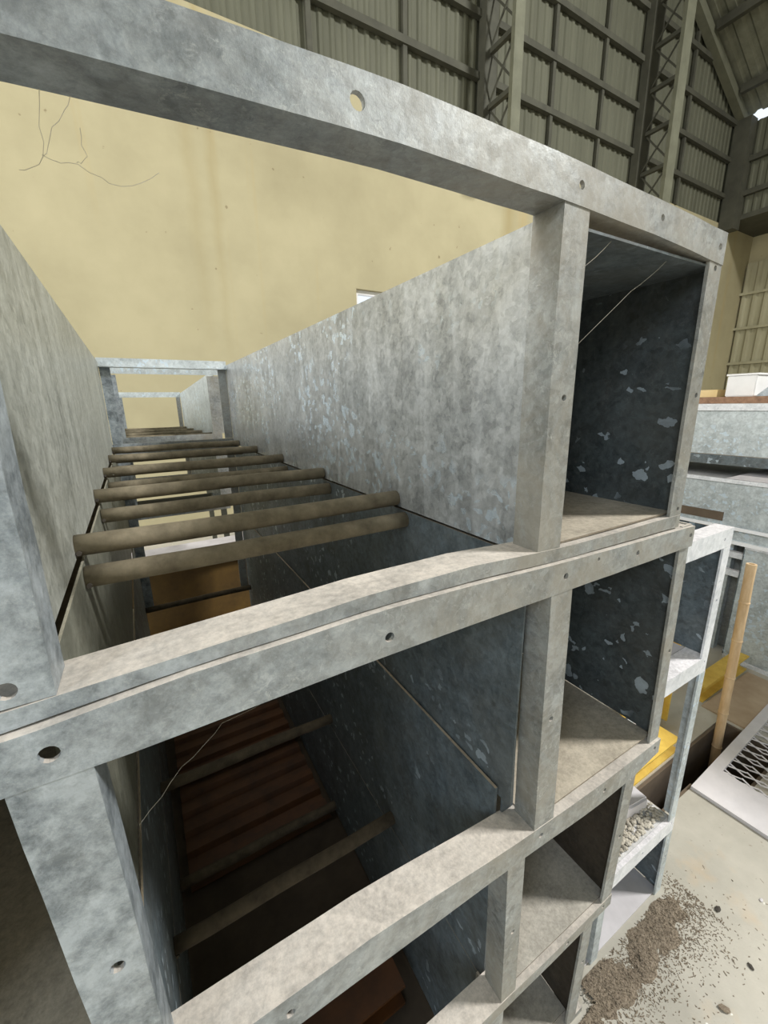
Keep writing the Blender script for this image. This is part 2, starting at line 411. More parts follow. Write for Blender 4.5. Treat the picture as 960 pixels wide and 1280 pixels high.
bm = bmesh.new(); box(bm, .619, .987, YR - .9, YR - .897, .869, 1.331); obj('end_plate', bm, M_INNER, t2)
for a, b in ((.048, .092), (.578, .621)):
    bm = bmesh.new(); box(bm, a, b, YR - .001, YR + .004, .906, 1.31); obj('rear_post', bm, M_FRAME, t2)
bm = bmesh.new(); box(bm, .034, .625, YR, YR + .005, 1.311, 1.35); obj('rear_top_rail', bm, M_FRAME, t2)
for i in range(5):
    f = (.337 + .4 * i) / YR
    cross_pipe(t2, lerp(.081, .049, f), .6055 + .016 * f, .337 + .4 * i, 1.3285, .0155)

bm = bmesh.new(); hexa(bm, [(.6092,.042,.88),(.635,.042,.88),(.635,.046,.88),(.6092,.046,.88)], [(.6092,.042,1.296),(.624,.042,1.296),(.624,.046,1.296),(.6092,.046,1.296)]); obj('joint_strip', bm, M_INNER, t2)

# ---- third unit
t3 = thing('steel_duct_frame', 'third galvanised duct frame from the top, above the lowest one', 'metal frame', (.35, 0, .455), 'galvanised duct frames of the near stack')
Y3 = -.003
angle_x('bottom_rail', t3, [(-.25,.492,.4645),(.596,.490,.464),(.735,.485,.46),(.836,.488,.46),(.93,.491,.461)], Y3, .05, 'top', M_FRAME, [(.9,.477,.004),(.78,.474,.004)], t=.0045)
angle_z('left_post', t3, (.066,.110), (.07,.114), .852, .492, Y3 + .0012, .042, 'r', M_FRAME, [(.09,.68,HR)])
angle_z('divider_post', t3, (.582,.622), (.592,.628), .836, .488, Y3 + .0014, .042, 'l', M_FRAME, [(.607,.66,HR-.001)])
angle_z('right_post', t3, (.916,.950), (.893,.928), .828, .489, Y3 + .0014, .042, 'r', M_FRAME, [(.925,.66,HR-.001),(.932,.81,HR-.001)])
sheet_x('left_panel', t3, .082, .05, .03, YR, .455, .903, M_INNER)
sheet_x('divider_panel', t3, .598, .615, .0495, YR - .006, .455, .930, M_INNER, t=.005)
sheet_x('right_panel', t3, .936, .94, .006, YR, .494, .835, M_DEEP_SHADE, lean=-.020)
sheet_x('outer_left_panel', t3, -.255, -.27, .008, YR, .495, .85, M_LEFT)
sheet_z('tray_sheet', t3, .628, .919, .008, YR, .493, M_DUSTY, x1r=.938)
sheet_z('tray_sheet', t3, -.25, .08, .05, YR, .489, M_TRAY, x1r=.048)
bm = bmesh.new(); box(bm, .607, .918, .62, .623, .488, .83); obj('end_plate', bm, M_INNER, t3)
for a, b in ((.052, .096), (.57, .614)):
    bm = bmesh.new(); box(bm, a, b, YR - .001, YR + .004, .456, .88); obj('rear_post', bm, M_FRAME, t3)
bm = bmesh.new(); box(bm, .034, .625, YR, YR + .005, .881, .904); obj('rear_top_rail', bm, M_FRAME, t3)
for i in range(5):
    f = (.395 + .42 * i) / YR
    cross_pipe(t3, lerp(.086, .054, f), .5975 + .017 * f, .395 + .42 * i, .495, .0155, mat=M_PIPE_SHADE)

# ---- lowest unit
t4 = thing('steel_duct_frame', 'lowest galvanised duct frame of the near stack, standing on the floor', 'metal frame', (.35, .02, FZ), 'galvanised duct frames of the near stack')
Y4 = .022
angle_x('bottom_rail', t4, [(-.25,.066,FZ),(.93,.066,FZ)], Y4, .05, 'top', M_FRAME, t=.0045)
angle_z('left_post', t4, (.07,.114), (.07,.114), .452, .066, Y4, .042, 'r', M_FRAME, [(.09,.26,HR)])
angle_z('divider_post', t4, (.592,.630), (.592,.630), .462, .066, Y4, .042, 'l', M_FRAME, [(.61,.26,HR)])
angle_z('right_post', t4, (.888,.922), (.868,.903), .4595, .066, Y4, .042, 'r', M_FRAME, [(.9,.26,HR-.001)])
sheet_x('left_panel', t4, .082, .05, .066, YR, .066, .453, M_INNER)
bm = bmesh.new(); box(bm, .03, .63, .075, YR, FZ + .0005, FZ + .0035); obj('shade_plate', bm, M_SHADE_FLOOR, t4)  # dark sheet added to paint shade over the floor in here
sheet_x('divider_panel', t4, .598, .615, .066, YR - .006, .066, .453, M_INNER, t=.005)
sheet_x('right_panel', t4, .908, .93, .03, YR, .067, .46, M_DEEP_SHADE, lean=-.019)
sheet_x('outer_left_panel', t4, -.255, -.27, .066, YR, .066, .45, M_LEFT)
sheet_z('tray_sheet', t4, .632, .888, .04, YR, .0695, M_DUSTY)
bm = bmesh.new(); box(bm, .608, .905, .5, .503, .071, .4535); obj('end_plate', bm, M_INNER, t4)
for i in range(5):
    f = (.41 + .42 * i) / YR
    cross_pipe(t4, lerp(.086, .054, f), .5975 + .017 * f, .41 + .42 * i, .094, .0155, mat=M_PIPE_SHADE)

# ---- the unit beyond, on a trestle
ta = thing('steel_duct_frame', 'galvanised duct frame standing beyond the open rear end of the topmost frame', 'metal frame', (.3, 2.5, 1.36))
def ub(name, mat, *bx):
    bm = bmesh.new()
    for q in bx: box(bm, *q)
    return obj(name, bm, mat, ta)
YA, YB = 2.5, 4.1
ub('front_top_rail', M_PALE, (.04,.645,YA,YA+.005,1.748,1.79))
for a, b in ((.055,.094),(.568,.640)): ub('front_post', M_FRAME, (a,b,YA,YA+.005,1.395,1.742))
ub('front_bottom_rail', M_FRAME, (.03,.62,YA,YA+.005,1.36,1.395))
ub('rear_top_rail', M_PALE, (.03,.54,YB,YB+.005,1.655,1.70))
for a, b in ((.03,.07),(.50,.535)): ub('rear_post', M_FRAME, (a,b,YB,YB+.005,1.37,1.655))
sheet_x('divider_panel', ta, .606, .54, YA + .006, YB - .002, 1.36, 1.775, M_PALE, z1r=1.69)
sheet_x('left_panel', ta, .06, .035, YA + .006, YB - .002, 1.36, 1.775, M_LEFT, z1r=1.69)
for i in range(4):
    cross_pipe(ta, .064 - .005 * i, .590 - .016 * i, 2.72 + .4 * i, 1.376, .0155)
tb = thing('steel_duct_frame', 'galvanised duct frame carrying the far frame, seen between the dusty bars', 'metal frame', (.3, 2.5, .90))
def sb(name, mat, *bx):
    bm = bmesh.new()
    for q in bx: box(bm, *q)
    return obj(name, bm, mat, tb)
sb('front_top_rail', M_FRAME, (.03,.62,YA,YA+.005,1.315,1.358)); sb('front_bottom_rail', M_FRAME, (.03,.62,YA,YA+.005,.90,.93))
for a, b in ((.05,.092),(.568,.640)): sb('front_post', M_FRAME, (a,b,YA,YA+.005,.931,1.314))
for a, b in ((.03,.07),(.51,.545)): sb('rear_post', M_FRAME, (a,b,YB,YB+.005,.931,1.314))
sb('rear_top_rail', M_FRAME, (.03,.55,YB,YB+.005,1.315,1.358)); sb('rear_bottom_rail', M_FRAME, (.03,.55,YB,YB+.005,.90,.93))
sheet_x('divider_panel', tb, .606, .546, YA + .006, YB - .002, .90, 1.355, M_INNER)
sheet_x('left_panel', tb, .06, .035, YA + .006, YB - .002, .90, 1.355, M_LEFT)
for i in range(4):
    cross_pipe(tb, .064 - .005 * i, .604 - .014 * i, 2.70 + .4 * i, 1.325, .0155)
tr = thing('steel_trestle', 'dark steel trestle carrying the frames beyond the near stack', 'trestle', (.3, 3.3, FZ))
for y in (3.1, 3.9):
    for x in (-.06, .66):
        bm = bmesh.new(); box(bm, x - .02, x + .02, y - .02, y + .02, FZ, .86); obj('leg', bm, M_TRIM, tr)
    bm = bmesh.new(); box(bm, -.1, .7, y - .025, y + .025, .861, .8995); obj('crossbar', bm, M_TRIM, tr)

# ================================================================== things inside / under the stack
def ribbed(name, label, cat, x0, x1, y0, y1, z, mat, n=9, h=.018):
    bm = bmesh.new(); prof = []
    for i in range(n):
        a = y0 + (y1 - y0) * i / n; w = (y1 - y0) / n
        prof += [(a, z), (a + w * .35, z), (a + w * .5, z + h), (a + w * .85, z + h)]
    prof.append((y1, z))
    up = [[bm.verts.new((x, y, zz)) for y, zz in prof] for x in (x0, x1)]
    dn = [[bm.verts.new((x, y, zz - .003)) for y, zz in prof] for x in (x0, x1)]
    for i in range(len(prof) - 1):
        bm.faces.new([up[0][i], up[1][i], up[1][i+1], up[0][i+1]]); bm.faces.new([dn[0][i], dn[0][i+1], dn[1][i+1], dn[1][i]])
        bm.faces.new([up[0][i], up[0][i+1], dn[0][i+1], dn[0][i]]); bm.faces.new([up[1][i], dn[1][i], dn[1][i+1], up[1][i+1]])
    for j in (0, -1): bm.faces.new([up[0][j], dn[0][j], dn[1][j], up[1][j]])
    return solo(name, label, cat, bm, mat, (x0, y0, z - .003))
ribbed('ribbed_sheet', 'ochre ribbed sheet lying on the floor inside the lowest frame', 'sheet', .10, .585, .82, 1.55, FZ + .0075, M_ORANGE)
def channel_x(bm, x0, x1, y0, y1, z0, z1, t=.008):
    """I-beam along X"""
    ym = (y0 + y1) / 2
    box(bm, x0, x1, y0, y1, z0, z0 + t); box(bm, x0, x1, y0, y1, z1 - t, z1); box(bm, x0, x1, ym - t/2, ym + t/2, z0 + t, z1 - t)
bm = bmesh.new(); channel_x(bm, .13, .55, .26, .36, FZ + .0037, .125)
solo('yellow_beam', 'short ochre steel beam on the floor at the front of the lowest frame', 'beam', bm, M_ORANGE, (.34, .31, FZ + .0037))
bm = bmesh.new(); channel_x(bm, -.5, 1.3, 2.55, 2.75, FZ, .60, .012)
solo('yellow_girder', 'deep yellow steel girder on the floor behind the near stack', 'girder', bm, M_OCHRE, (.4, 2.65, FZ))
bm = bmesh.new(); hexa(bm, [(-.3,2.5,.6),(.9,2.52,.6),(.92,2.85,.6),(-.3,2.82,.6)], [(-.3,2.5,.606),(.9,2.52,.606),(.92,2.85,.606),(-.3,2.82,.606)])
solo('white_board', 'white board lying on top of the deep yellow girder', 'board', bm, M_CARD, (.3, 2.66, .6))

# ================================================================== second stack, right of the near one
YS = .065
def s2(name, label, z0):
    return thing(name, label, 'metal frame', (1.2, YS, z0), 'pale frames of the second stack')
u = s2('steel_duct_frame', 'pale duct frame topmost of the lower stack beside the near stack', .875)
angle_x('top_rail', u, [(1.025,1.252,1.203),(1.385,1.250,1.203)], YS, .04, 'top', M_WHITE, [(1.345,1.226,.004)])
angle_z('left_post', u, (1.025,1.06), (1.025,1.06), 1.202, .896, YS, .04, 'l', M_WHITE)
angle_z('right_post', u, (1.350,1.385), (1.350,1.385), 1.202, .896, YS, .04, 'r', M_WHITE, [(1.368,1.06,.004)])
angle_x('bottom_rail', u, [(1.025,.896,.850),(1.385,.896,.850)], YS, .05, 'top', M_WHITE, [(1.37,.882,.004)])
sheet_x('right_panel', u, 1.376, 1.376, YS + .005, 1.6, .897, 1.244, M_INNER)
sheet_x('left_panel', u, 1.034, 1.034, YS + .005, 1.6, .897, 1.244, M_INNER)
sheet_z('tray_sheet', u, 1.038, 1.375, YS + .052, 1.6, .895, M_CARD)
u = s2('steel_duct_frame', 'open pale middle frame between the topmost and the lowest of the lower stack', .345)
angle_z('left_post', u, (1.03,1.065), (1.03,1.065), .849, .346, YS, .045, 'l', M_PALE)
angle_z('right_post', u, (1.355,1.387), (1.355,1.387), .849, .346, YS, .030, 'r', M_PALE, [(1.371,.62,.004)])
for x in (1.03, 1.34):
    bm = bmesh.new(); box(bm, x, x + .047, 1.55, 1.59, .346, .849); obj('rear_post', bm, M_PALE, u)
u = s2('steel_duct_frame', 'pale frame lowest of the lower stack, resting on the floor', FZ)
angle_x('top_rail', u, [(1.03,.345,.296),(1.387,.345,.296)], YS, .012, 'top', M_WHITE, [(1.22,.32,.004),(1.372,.33,.004)])
angle_z('left_post', u, (1.03,1.06), (1.03,1.06), .295, FZ, YS, .04, 'l', M_PALE)
angle_z('right_post', u, (1.355,1.387), (1.355,1.387), .295, FZ, YS, .04, 'r', M_PALE, [(1.371,.2,.004)])
sheet_x('right_panel', u, 1.378, 1.378, YS + .006, 1.6, .056, .340, M_INNER)
sheet_x('left_panel', u, 1.034, 1.034, YS + .041, 1.6, .056, .340, M_INNER)
sheet_z('tray_sheet', u, .985, 1.376, YS + .006, 1.6, .0545, M_CARD)
sheet_z('cover_sheet', u, 1.038, 1.376, YS + .013, 1.6, .343, M_PALE)
# slab and rubble on the lowest frame of the second stack
bm = bmesh.new(); hexa(bm, [(1.06,.15,.347),(1.34,.12,.347),(1.36,.30,.347),(1.06,.34,.347)], [(1.06,.15,.395),(1.335,.12,.395),(1.355,.30,.395),(1.06,.34,.395)])
bmesh.ops.bevel(bm, geom=bm.edges[:], offset=.006, segments=2, affect='EDGES')
solo('white_slab', 'white slab lying on the lowest frame of the lower stack', 'slab', bm, M_CARD, (1.2, .22, .346))
bm = bmesh.new()
for i in range(420):
    x = random.uniform(1.08, 1.36); y = random.uniform(.085, .135); s = random.uniform(.0015, .0055)
    z = .3438 + s + (.012 * random.random() if y > .11 else 0)
    m = Matrix.Translation((x, y, z)) @ Matrix.Rotation(random.uniform(0, 6), 4, 'Z') @ Matrix.Diagonal((s * 1.6, s, s * .8, 1))
    bmesh.ops.create_icosphere(bm, subdivisions=1, radius=1, matrix=m)
solo('mortar_rubble', 'crumbly pale rubble in front of the white slab', 'rubble', bm, M_DUST, (1.2, .11, .343), kind='stuff')

# ================================================================== floor, trench
bm = bmesh.new()
TX0, TXM, TX1, TYA, TY0, TY1 = 1.44, 1.89, 2.40, .065, .193, .305
xs = [-45, TX0, TXM, TX1, 14.2]; ys = [-45, TYA, TY0, TY1, 5.2]
for i in range(4):
    for j in range(4):
        if (i in (1, 2) and j == 2) or (i == 2 and j == 1): continue
        v = [bm.verts.new(c) for c in ((xs[i],ys[j],FZ),(xs[i+1],ys[j],FZ),(xs[i+1],ys[j+1],FZ),(xs[i],ys[j+1],FZ))]
        bm.faces.new(v)
bmesh.ops.remove_doubles(bm, verts=bm.verts[:], dist=1e-4)
g = bmesh.ops.extrude_face_region(bm, geom=bm.faces[:])
bmesh.ops.translate(bm, vec=(0,0,-.42), verts=[e for e in g['geom'] if isinstance(e, bmesh.types.BMVert)])
floor = struct('floor', bm, M_FLOOR)
bm = bmesh.new(); box(bm, TX0 - .02, TX1 + .02, TYA - .02, TY1 + .02, -.40, -.37)
box(bm, TX0, TX1, TY1 - .012, TY1 - .0005, -.37, FZ - .004); box(bm, TX1 - .012, TX1 - .0005, TYA, TY1 - .013, -.37, FZ - .004)
box(bm, TX0, TXM, TY0 + .0005, TY0 + .012, -.37, FZ - .004); box(bm, TXM, TX1 - .013, TYA + .0005, TYA + .012, -.37, FZ - .004)
struct('trim_1', bm, M_PIT)

# chequer of steel: plate with a mesh window
pl = thing('floor_plate', 'flat grey steel plate with an expanded mesh window, lying over the trench edge', 'plate', (1.86, .19, FZ))
pl.rotation_euler = (0, 0, .037)
def plate_piece(bm, x0, x1, y0, y1): box(bm, x0, x1, y0, y1, FZ, FZ + .012)
PX0, PX1, PY0, PY1 = 1.86, 2.90, -.95, .191
MX0, MX1, MY0, MY1 = 2.045, 2.82, -.80, .152
bm = bmesh.new()
o1 = [(PX0,PY0),(PX1,PY0),(PX1,PY1),(PX0,PY1)]; i1 = [(MX0,MY0),(MX1,MY0),(MX1,MY1),(MX0,MY1)]
vo = {}
for z in (FZ, FZ + .014):
    vo[z] = ([bm.verts.new((x, y, z)) for x, y in o1], [bm.verts.new((x, y, z)) for x, y in i1])
a, b = vo[FZ], vo[FZ + .014]
for i in range(4):
    j = (i + 1) % 4
    bm.faces.new([b[0][i], b[0][j], b[1][j], b[1][i]]); bm.faces.new([a[0][i], a[1][i], a[1][j], a[0][j]])
    bm.faces.new([a[0][i], a[0][j], b[0][j], b[0][i]]); bm.faces.new([a[1][i], b[1][i], b[1][j], a[1][j]])
obj('plate_border', bm, M_SLAB, pl)
bm = bmesh.new()
# expanded metal: zigzag strands
ny, nx = 17, 15
dx = (MX1 - MX0) / nx; dy = (MY1 - MY0) / ny
for r in range(nx + 1):
    for c in range(ny):
        for s in (0, 1):
            xa = MX0 + dx * (r + (.5 if (c + s) % 2 else 0)); xb = MX0 + dx * (r + (.5 if (c + 1 + s) % 2 else 0))
            if max(xa, xb) > MX1 + .001: continue
            p = Vector((xa, MY0 + dy * c, FZ + .006)); q = Vector((xb, MY0 + dy * (c + 1), FZ + .010 if s else FZ + .006))
            d = (q - p).normalized(); nrm = Vector((-d.y, d.x, 0)) * .0034
            hexa(bm, [p - nrm, p + nrm, p + nrm + Vector((0,0,.002)), p - nrm + Vector((0,0,.002))],
                     [q - nrm, q + nrm, q + nrm + Vector((0,0,.002)), q - nrm + Vector((0,0,.002))])
obj('expanded_mesh', bm, M_SLAB, pl)
# bamboo
bm = bmesh.new()
P0, P1 = Vector((2.255, .245, -.37)), Vector((2.315, .29, .875))
pts, rs = [], []
nn = 7
for i in range(nn):
    for f, r in ((0., .0185), (.03, .0208), (.06, .0185), (.5, .0178), (.97, .0185)):
        t = (i + f) / nn; pts.append(P0.lerp(P1, t)); rs.append(r * lerp(.95, 1.02, t))
pts.append(P1); rs.append(.0185)
rings = []
d = (P1 - P0).normalized(); ax = d.cross(Vector((0,1,0))).normalized(); ay = ax.cross(d)
for p, r in zip(pts, rs):
    rings.append([p + ax * math.cos(k * math.pi / 9) * r + ay * math.sin(k * math.pi / 9) * r for k in range(18)])
for p, r in ((P1, .0115), (P1 - d * .12, .0105)):
    rings.append([p + ax * math.cos(k * math.pi / 9) * r + ay * math.sin(k * math.pi / 9) * r for k in range(18)])
loft(bm, rings)
solo('bamboo_pole', 'pale hollow bamboo pole standing upright in the floor trench', 'pole', bm, M_BAMBOO, tuple(P0), smooth=False)

# yellow steel beyond the trench
bm = bmesh.new(); channel_x(bm, 1.46, 2.02, .312, .40, FZ, .115)
solo('yellow_beam', 'yellow steel beam lying along the far edge of the floor trench', 'beam', bm, M_YELLOW, (1.7, .35, FZ))
br = thing('yellow_bracket', 'upright yellow steel bracket standing behind the yellow beam by the trench', 'bracket', (2.05, .46, FZ))
bm = bmesh.new(); box(bm, 1.80, 2.16, .455, .463, FZ, .62); obj('web_plate', bm, M_YELLOW, br)
bm = bmesh.new(); box(bm, 2.161, 2.172, .43, .50, FZ, .62); obj('flange', bm, M_YELLOW, br)
bm = bmesh.new(); channel_x(bm, 2.45, 2.96, .40, .47, FZ, .14)
solo('yellow_beam', 'small yellow steel beam on the floor behind the bamboo pole', 'beam', bm, M_YELLOW, (2.7, .43, FZ))
bm = bmesh.new(); hexa(bm, [(2.415,.205,FZ),(2.93,.21,FZ),(2.93,.385,FZ),(2.415,.39,FZ)], [(2.415,.205,FZ+.008),(2.93,.21,FZ+.008),(2.93,.385,FZ+.008),(2.415,.39,FZ+.008)])
solo('brown_board', 'brown board on the floor behind the bamboo pole', 'board', bm, M_BROWNFLOOR, (2.67, .3, FZ))

# ================================================================== long ducts at the right
XB = 3.0
def duct(label, y0, y1, z0, z1, rim, mat=M_PALE, depth=.8):
    r = thing('long_duct', label, 'metal duct', (XB + depth/2, (y0+y1)/2, z0), 'long galvanised ducts stacked at the back')
    bm = bmesh.new()
    t = .006
    box(bm, XB, XB + t, y0, y1, z0, z1); box(bm, XB + depth - t, XB + depth, y0, y1, z0, z1)
    box(bm, XB + t, XB + depth - t, y0, y1, z0, z0 + t); obj('duct_body', bm, mat, r)
    bm = bmesh.new(); box(bm, XB - .012, XB - .0005, y0, y1, z1 - rim, z1 + .002); obj('top_rim', bm, M_WHITE, r)
    bm = bmesh.new(); box(bm, XB + t, XB + depth - t, y0, y0 + t, z0 + t, z1); obj('end_plate', bm, mat, r)
    bm = bmesh.new(); box(bm, XB + t, XB + depth - t, y0 + t, y1, z1 - .01, z1 - .004); obj('lid', bm, mat, r)
    return r
d1 = duct('topmost long galvanised duct at the back, carrying the timber and the white box', -1.8, 1.7, 1.19, 1.52, .035)
bm = bmesh.new(); box(bm, XB - .03, XB - .0005, -1.8, 1.7, 1.19, 1.243); obj('bottom_lip', bm, M_INNER, d1)  # shadow on the duct's lower face, painted as a darker lip
bm = bmesh.new()
for y in (-1.6, -.2, 1.4): box(bm, XB + .05, XB + .75, y, y + .07, 1.114, 1.19)
for i, y in enumerate((-1.6, -.2, 1.4)):
    bmx = bmesh.new(); box(bmx, XB + .05, XB + .75, y, y + .07, 1.1135, 1.1895)
    solo('timber_batten', 'timber batten between the topmost and the second long duct', 'batten', bmx, M_WOOD, (XB + .4, y, 1.1135), 'battens between the long ducts')
bm.free()
bm = bmesh.new(); hexa(bm, [(XB-.01,.30,1.1135),(XB+.6,.30,1.1135),(XB+.6,.68,1.1135),(XB-.01,.68,1.1135)], [(XB-.01,.34,1.14),(XB+.6,.34,1.14),(XB+.6,.62,1.14),(XB-.01,.62,1.14)])
solo('white_sheet', 'white sheet lying in the gap under the topmost long duct', 'sheet', bm, M_CARD, (XB + .3, .5, 1.1135))
d2 = duct('second long duct from the top at the back, with a dark slot in its side', -1.8, 1.6, .845, 1.11, .02)
bm = bmesh.new(); box(bm, XB - .006, XB - .0008, .66, 1.3, .868, .918); obj('slot', bm, M_PIT, d2)
M_SUNLIT_EDGE = plain('sunlit_edge_white', sr(238,240,244), sr(250,250,252), 8, .5)  # sunlight on the rims put in as a white colour
d3 = duct('third long duct from the top at the back, with two sunlit edges painted white', -1.8, 1.5, .75, .843, .002)
bm = bmesh.new(); box(bm, XB - .022, XB - .0125, -1.8, 1.5, .830, .848); obj('sunlit_edge', bm, M_SUNLIT_EDGE, d3)
bm = bmesh.new(); box(bm, XB - .022, XB - .0005, -1.8, 1.5, .750, .768); obj('bottom_rim', bm, M_SUNLIT_EDGE, d3)
d4 = duct('lowest long duct at the back, standing on the floor behind the bamboo pole', -1.8, .53, FZ, .748, .012)
bm = bmesh.new(); box(bm, XB - .012, XB - .0005, -1.8, .53, FZ, FZ + .02); obj('bottom_rim', bm, M_WHITE, d4)
bm = bmesh.new(); box(bm, XB, XB + .8, .53, .536, FZ + .02, .735); obj('far_end_plate', bm, M_INNER, d4)
lf = thing('ladder_frame', 'pale ladder frame with two rungs beyond the lowest long duct', 'metal frame', (XB + .1, 1.0, FZ))
for y in (.60, 1.42):
    bm = bmesh.new(); box(bm, XB + .05, XB + .10, y, y + .05, FZ, .748); obj('post', bm, M_PALE, lf)
for z in (.66, .55):
    bm = bmesh.new(); box(bm, XB + .02, XB + .049, .54, 1.5, z, z + .035); obj('rung', bm, M_WHITE, lf)
bm = bmesh.new(); box(bm, XB + .12, XB + .125, .54, 1.5, FZ, .748); obj('back_panel', bm, M_FRAME, lf)

# on top of the ducts
bm = bmesh.new(); box(bm, XB + .10, XB + .65, .665, .80, 1.5595, 1.672); bmesh.ops.bevel(bm, geom=bm.edges[:], offset=.004, segments=2, affect='EDGES')
wb = thing('white_carton', 'white carton standing on the timber above the long ducts', 'box', (XB + .35, .69, 1.559))
obj('carton_body', bm, M_BOX, wb)
bm = bmesh.new(); box(bm, XB + .095, XB + .655, .66, .805, 1.6725, 1.682); obj('lid', bm, M_BOX, wb)
for i, (x, y0, y1, w) in enumerate(((XB + .03, -1.2, 1.3, .14), (XB + .22, -1.3, 1.2, .15), (XB + .42, -1.2, 1.25, .16))):
    bm = bmesh.new(); hexa(bm, [(x,y0,1.5225),(x+w,y0,1.5225),(x+w,y0,1.5585),(x,y0,1.5585)], [(x+.01,y1,1.5225),(x+w+.01,y1,1.5225),(x+w+.01,y1,1.5585),(x+.01,y1,1.5585)])
    solo('timber_plank', ('front brown plank on the topmost long duct', 'middle brown plank on the topmost long duct', 'rear brown plank on the topmost long duct')[i], 'plank', bm, M_WOOD, (x, 0, 1.5225), 'planks on the topmost long duct')
bm = bmesh.new(); box(bm, XB + .08, XB + .5, .83, 1.05, 1.5595, 1.60)
solo('tan_block', 'low tan wooden block beside the white carton', 'block', bm, M_TAN, (XB + .3, .9, 1.5595))
bm = bmesh.new(); hexa(bm, [(XB+.06,.48,1.5595),(XB+.5,.48,1.5595),(XB+.5,.645,1.5595),(XB+.06,.645,1.5595)], [(XB+.1,.50,1.66),(XB+.5,.47,1.66),(XB+.5,.56,1.66),(XB+.1,.56,1.66)])
solo('grey_bundle', 'grey wedge shaped bundle beside the white carton', 'bundle', bm, M_FRAME, (XB + .3, .5, 1.5595))

# ================================================================== the hall
YW = 5.0; ZC = 5.36
XL, XR, XU = -9.0, 13.9, 12.4
EZ = 7.38; SL = .48; XRIDGE = 1.7
def roof_z(x): return EZ + SL * (XU - x) if x > XRIDGE else EZ + SL * (XU - XRIDGE) - SL * (XRIDGE - x)
wx0, wx1, wz0, wz1 = 2.89, 4.1, 1.9, 3.035
vx0, vx1, vz0, vz1 = -1.7, -.35, 1.0, 2.3
bm = bmesh.new()
xs = [XL, vx0, vx1, wx0, wx1, XR]; zs = [FZ, vz0, wz0, vz1, wz1, ZC]
for i in range(5):
    for j in range(5):
        if (i == 3 and j in (2, 3)) or (i == 1 and j in (1, 2)): continue
        v = [bm.verts.new(c) for c in ((xs[i],YW,zs[j]),(xs[i+1],YW,zs[j]),(xs[i+1],YW,zs[j+1]),(xs[i],YW,zs[j+1]))]
        bm.faces.new(v)
bmesh.ops.remove_doubles(bm, verts=bm.verts[:], dist=1e-4)
g = bmesh.ops.extrude_face_region(bm, geom=bm.faces[:])
bmesh.ops.translate(bm, vec=(0,.22,0), verts=[e for e in g['geom'] if isinstance(e, bmesh.types.BMVert)])
struct('wall_back', bm, M_CREAM)
# windows with louvres
def louvre_window(name, wx0, wx1, wz0, wz1):
    bm = bmesh.new(); f = .05
    box(bm, wx0, wx1, YW+.06, YW+.14, wz0, wz0+f); box(bm, wx0, wx1, YW+.06, YW+.14, wz1-f, wz1)
    box(bm, wx0, wx0+f, YW+.06, YW+.14, wz0+f, wz1-f); box(bm, wx1-f, wx1, YW+.06, YW+.14, wz0+f, wz1-f)
    win = struct(name, bm, M_BOX)
    bm = bmesh.new(); z = wz0 + .1
    while z < wz1 - .1:
        hexa(bm, [(wx0+f,YW+.07,z),(wx1-f,YW+.07,z),(wx1-f,YW+.12,z+.03),(wx0+f,YW+.12,z+.03)], [(wx0+f,YW+.07,z+.006),(wx1-f,YW+.07,z+.006),(wx1-f,YW+.12,z+.036),(wx0+f,YW+.12,z+.036)])
        z += .14
    obj('louvre_slats', bm, M_BOX, win)
louvre_window('window_1', wx0, wx1, wz0, wz1)
louvre_window('window_added', vx0, vx1, vz0, vz1)  # added window, hidden from the camera, for glare on the divider panel

def corrugated(bm, p0, p1, top0, top1, nrm, pitch=.15, h=.018):
    """upright or sloping ribbed sheet from base line p0-p1 to top line top0-top1"""
    p0, p1, top0, top1, nrm = map(Vector, (p0, p1, top0, top1, nrm))
    n = max(2, int((p1 - p0).length / pitch)); st = []
    for i in range(n):
        for f, hh in ((0, 0), (.45, 0), (.6, 1), (.85, 1)):
            st.append(((i + f) / n, hh))
    st.append((1., 0))
    prev = None
    for t, hh in st:
        a = bm.verts.new(p0.lerp(p1, t) + nrm * hh * h); b = bm.verts.new(top0.lerp(top1, t) + nrm * hh * h)
        if prev: bm.faces.new([prev[0], a, b, prev[1]])
        prev = (a, b)
bm = bmesh.new()
corrugated(bm, (XRIDGE,YW+.05,ZC), (XU,YW+.05,ZC), (XRIDGE,YW+.05,roof_z(XRIDGE)), (XU,YW+.05,EZ), (0,-1,0))
corrugated(bm, (XL,YW+.05,ZC), (XRIDGE,YW+.05,ZC), (XL,YW+.05,roof_z(XL)), (XRIDGE,YW+.05,roof_z(XRIDGE)), (0,-1,0))
struct('wall_back_cladding', bm, M_CLAD)
# right wall: masonry below, pale sheet on it, cladding above set in
bm = bmesh.new(); box(bm, XR, XR+.22, -9, YW+.22, FZ, ZC); struct('wall_right', bm, M_CREAM)
bm = bmesh.new(); corrugated(bm, (XR-.1,-9,1.6), (XR-.1,YW-.02,1.6), (XR-.1,-9,4.75), (XR-.1,YW-.02,4.75), (-1,0,0), .22, .04)
struct('wall_right_sheeting', bm, M_CLADL)
bm = bmesh.new()
for z in (4.05, 3.24, 2.4): box(bm, XR-.19, XR-.145, -9, YW, z-.03, z+.03)
struct('trim_2', bm, M_CLADL)
bm = bmesh.new(); corrugated(bm, (XU,-9,ZC+.1), (XU,YW,ZC+.1), (XU,-9,EZ-.17), (XU,YW,EZ-.17), (-1,0,0))
struct('wall_right_cladding', bm, M_CLAD)
bm = bmesh.new(); box(bm, XU-.06, XR+.22, -9, YW, ZC, ZC+.1); struct('trim_3', bm, M_TRIM)
bm = bmesh.new()
for z in (5.86, 6.5): box(bm, XU-.12, XU-.035, -9, YW, z-.05, z+.05)
struct('trim_4', bm, M_TRIM)
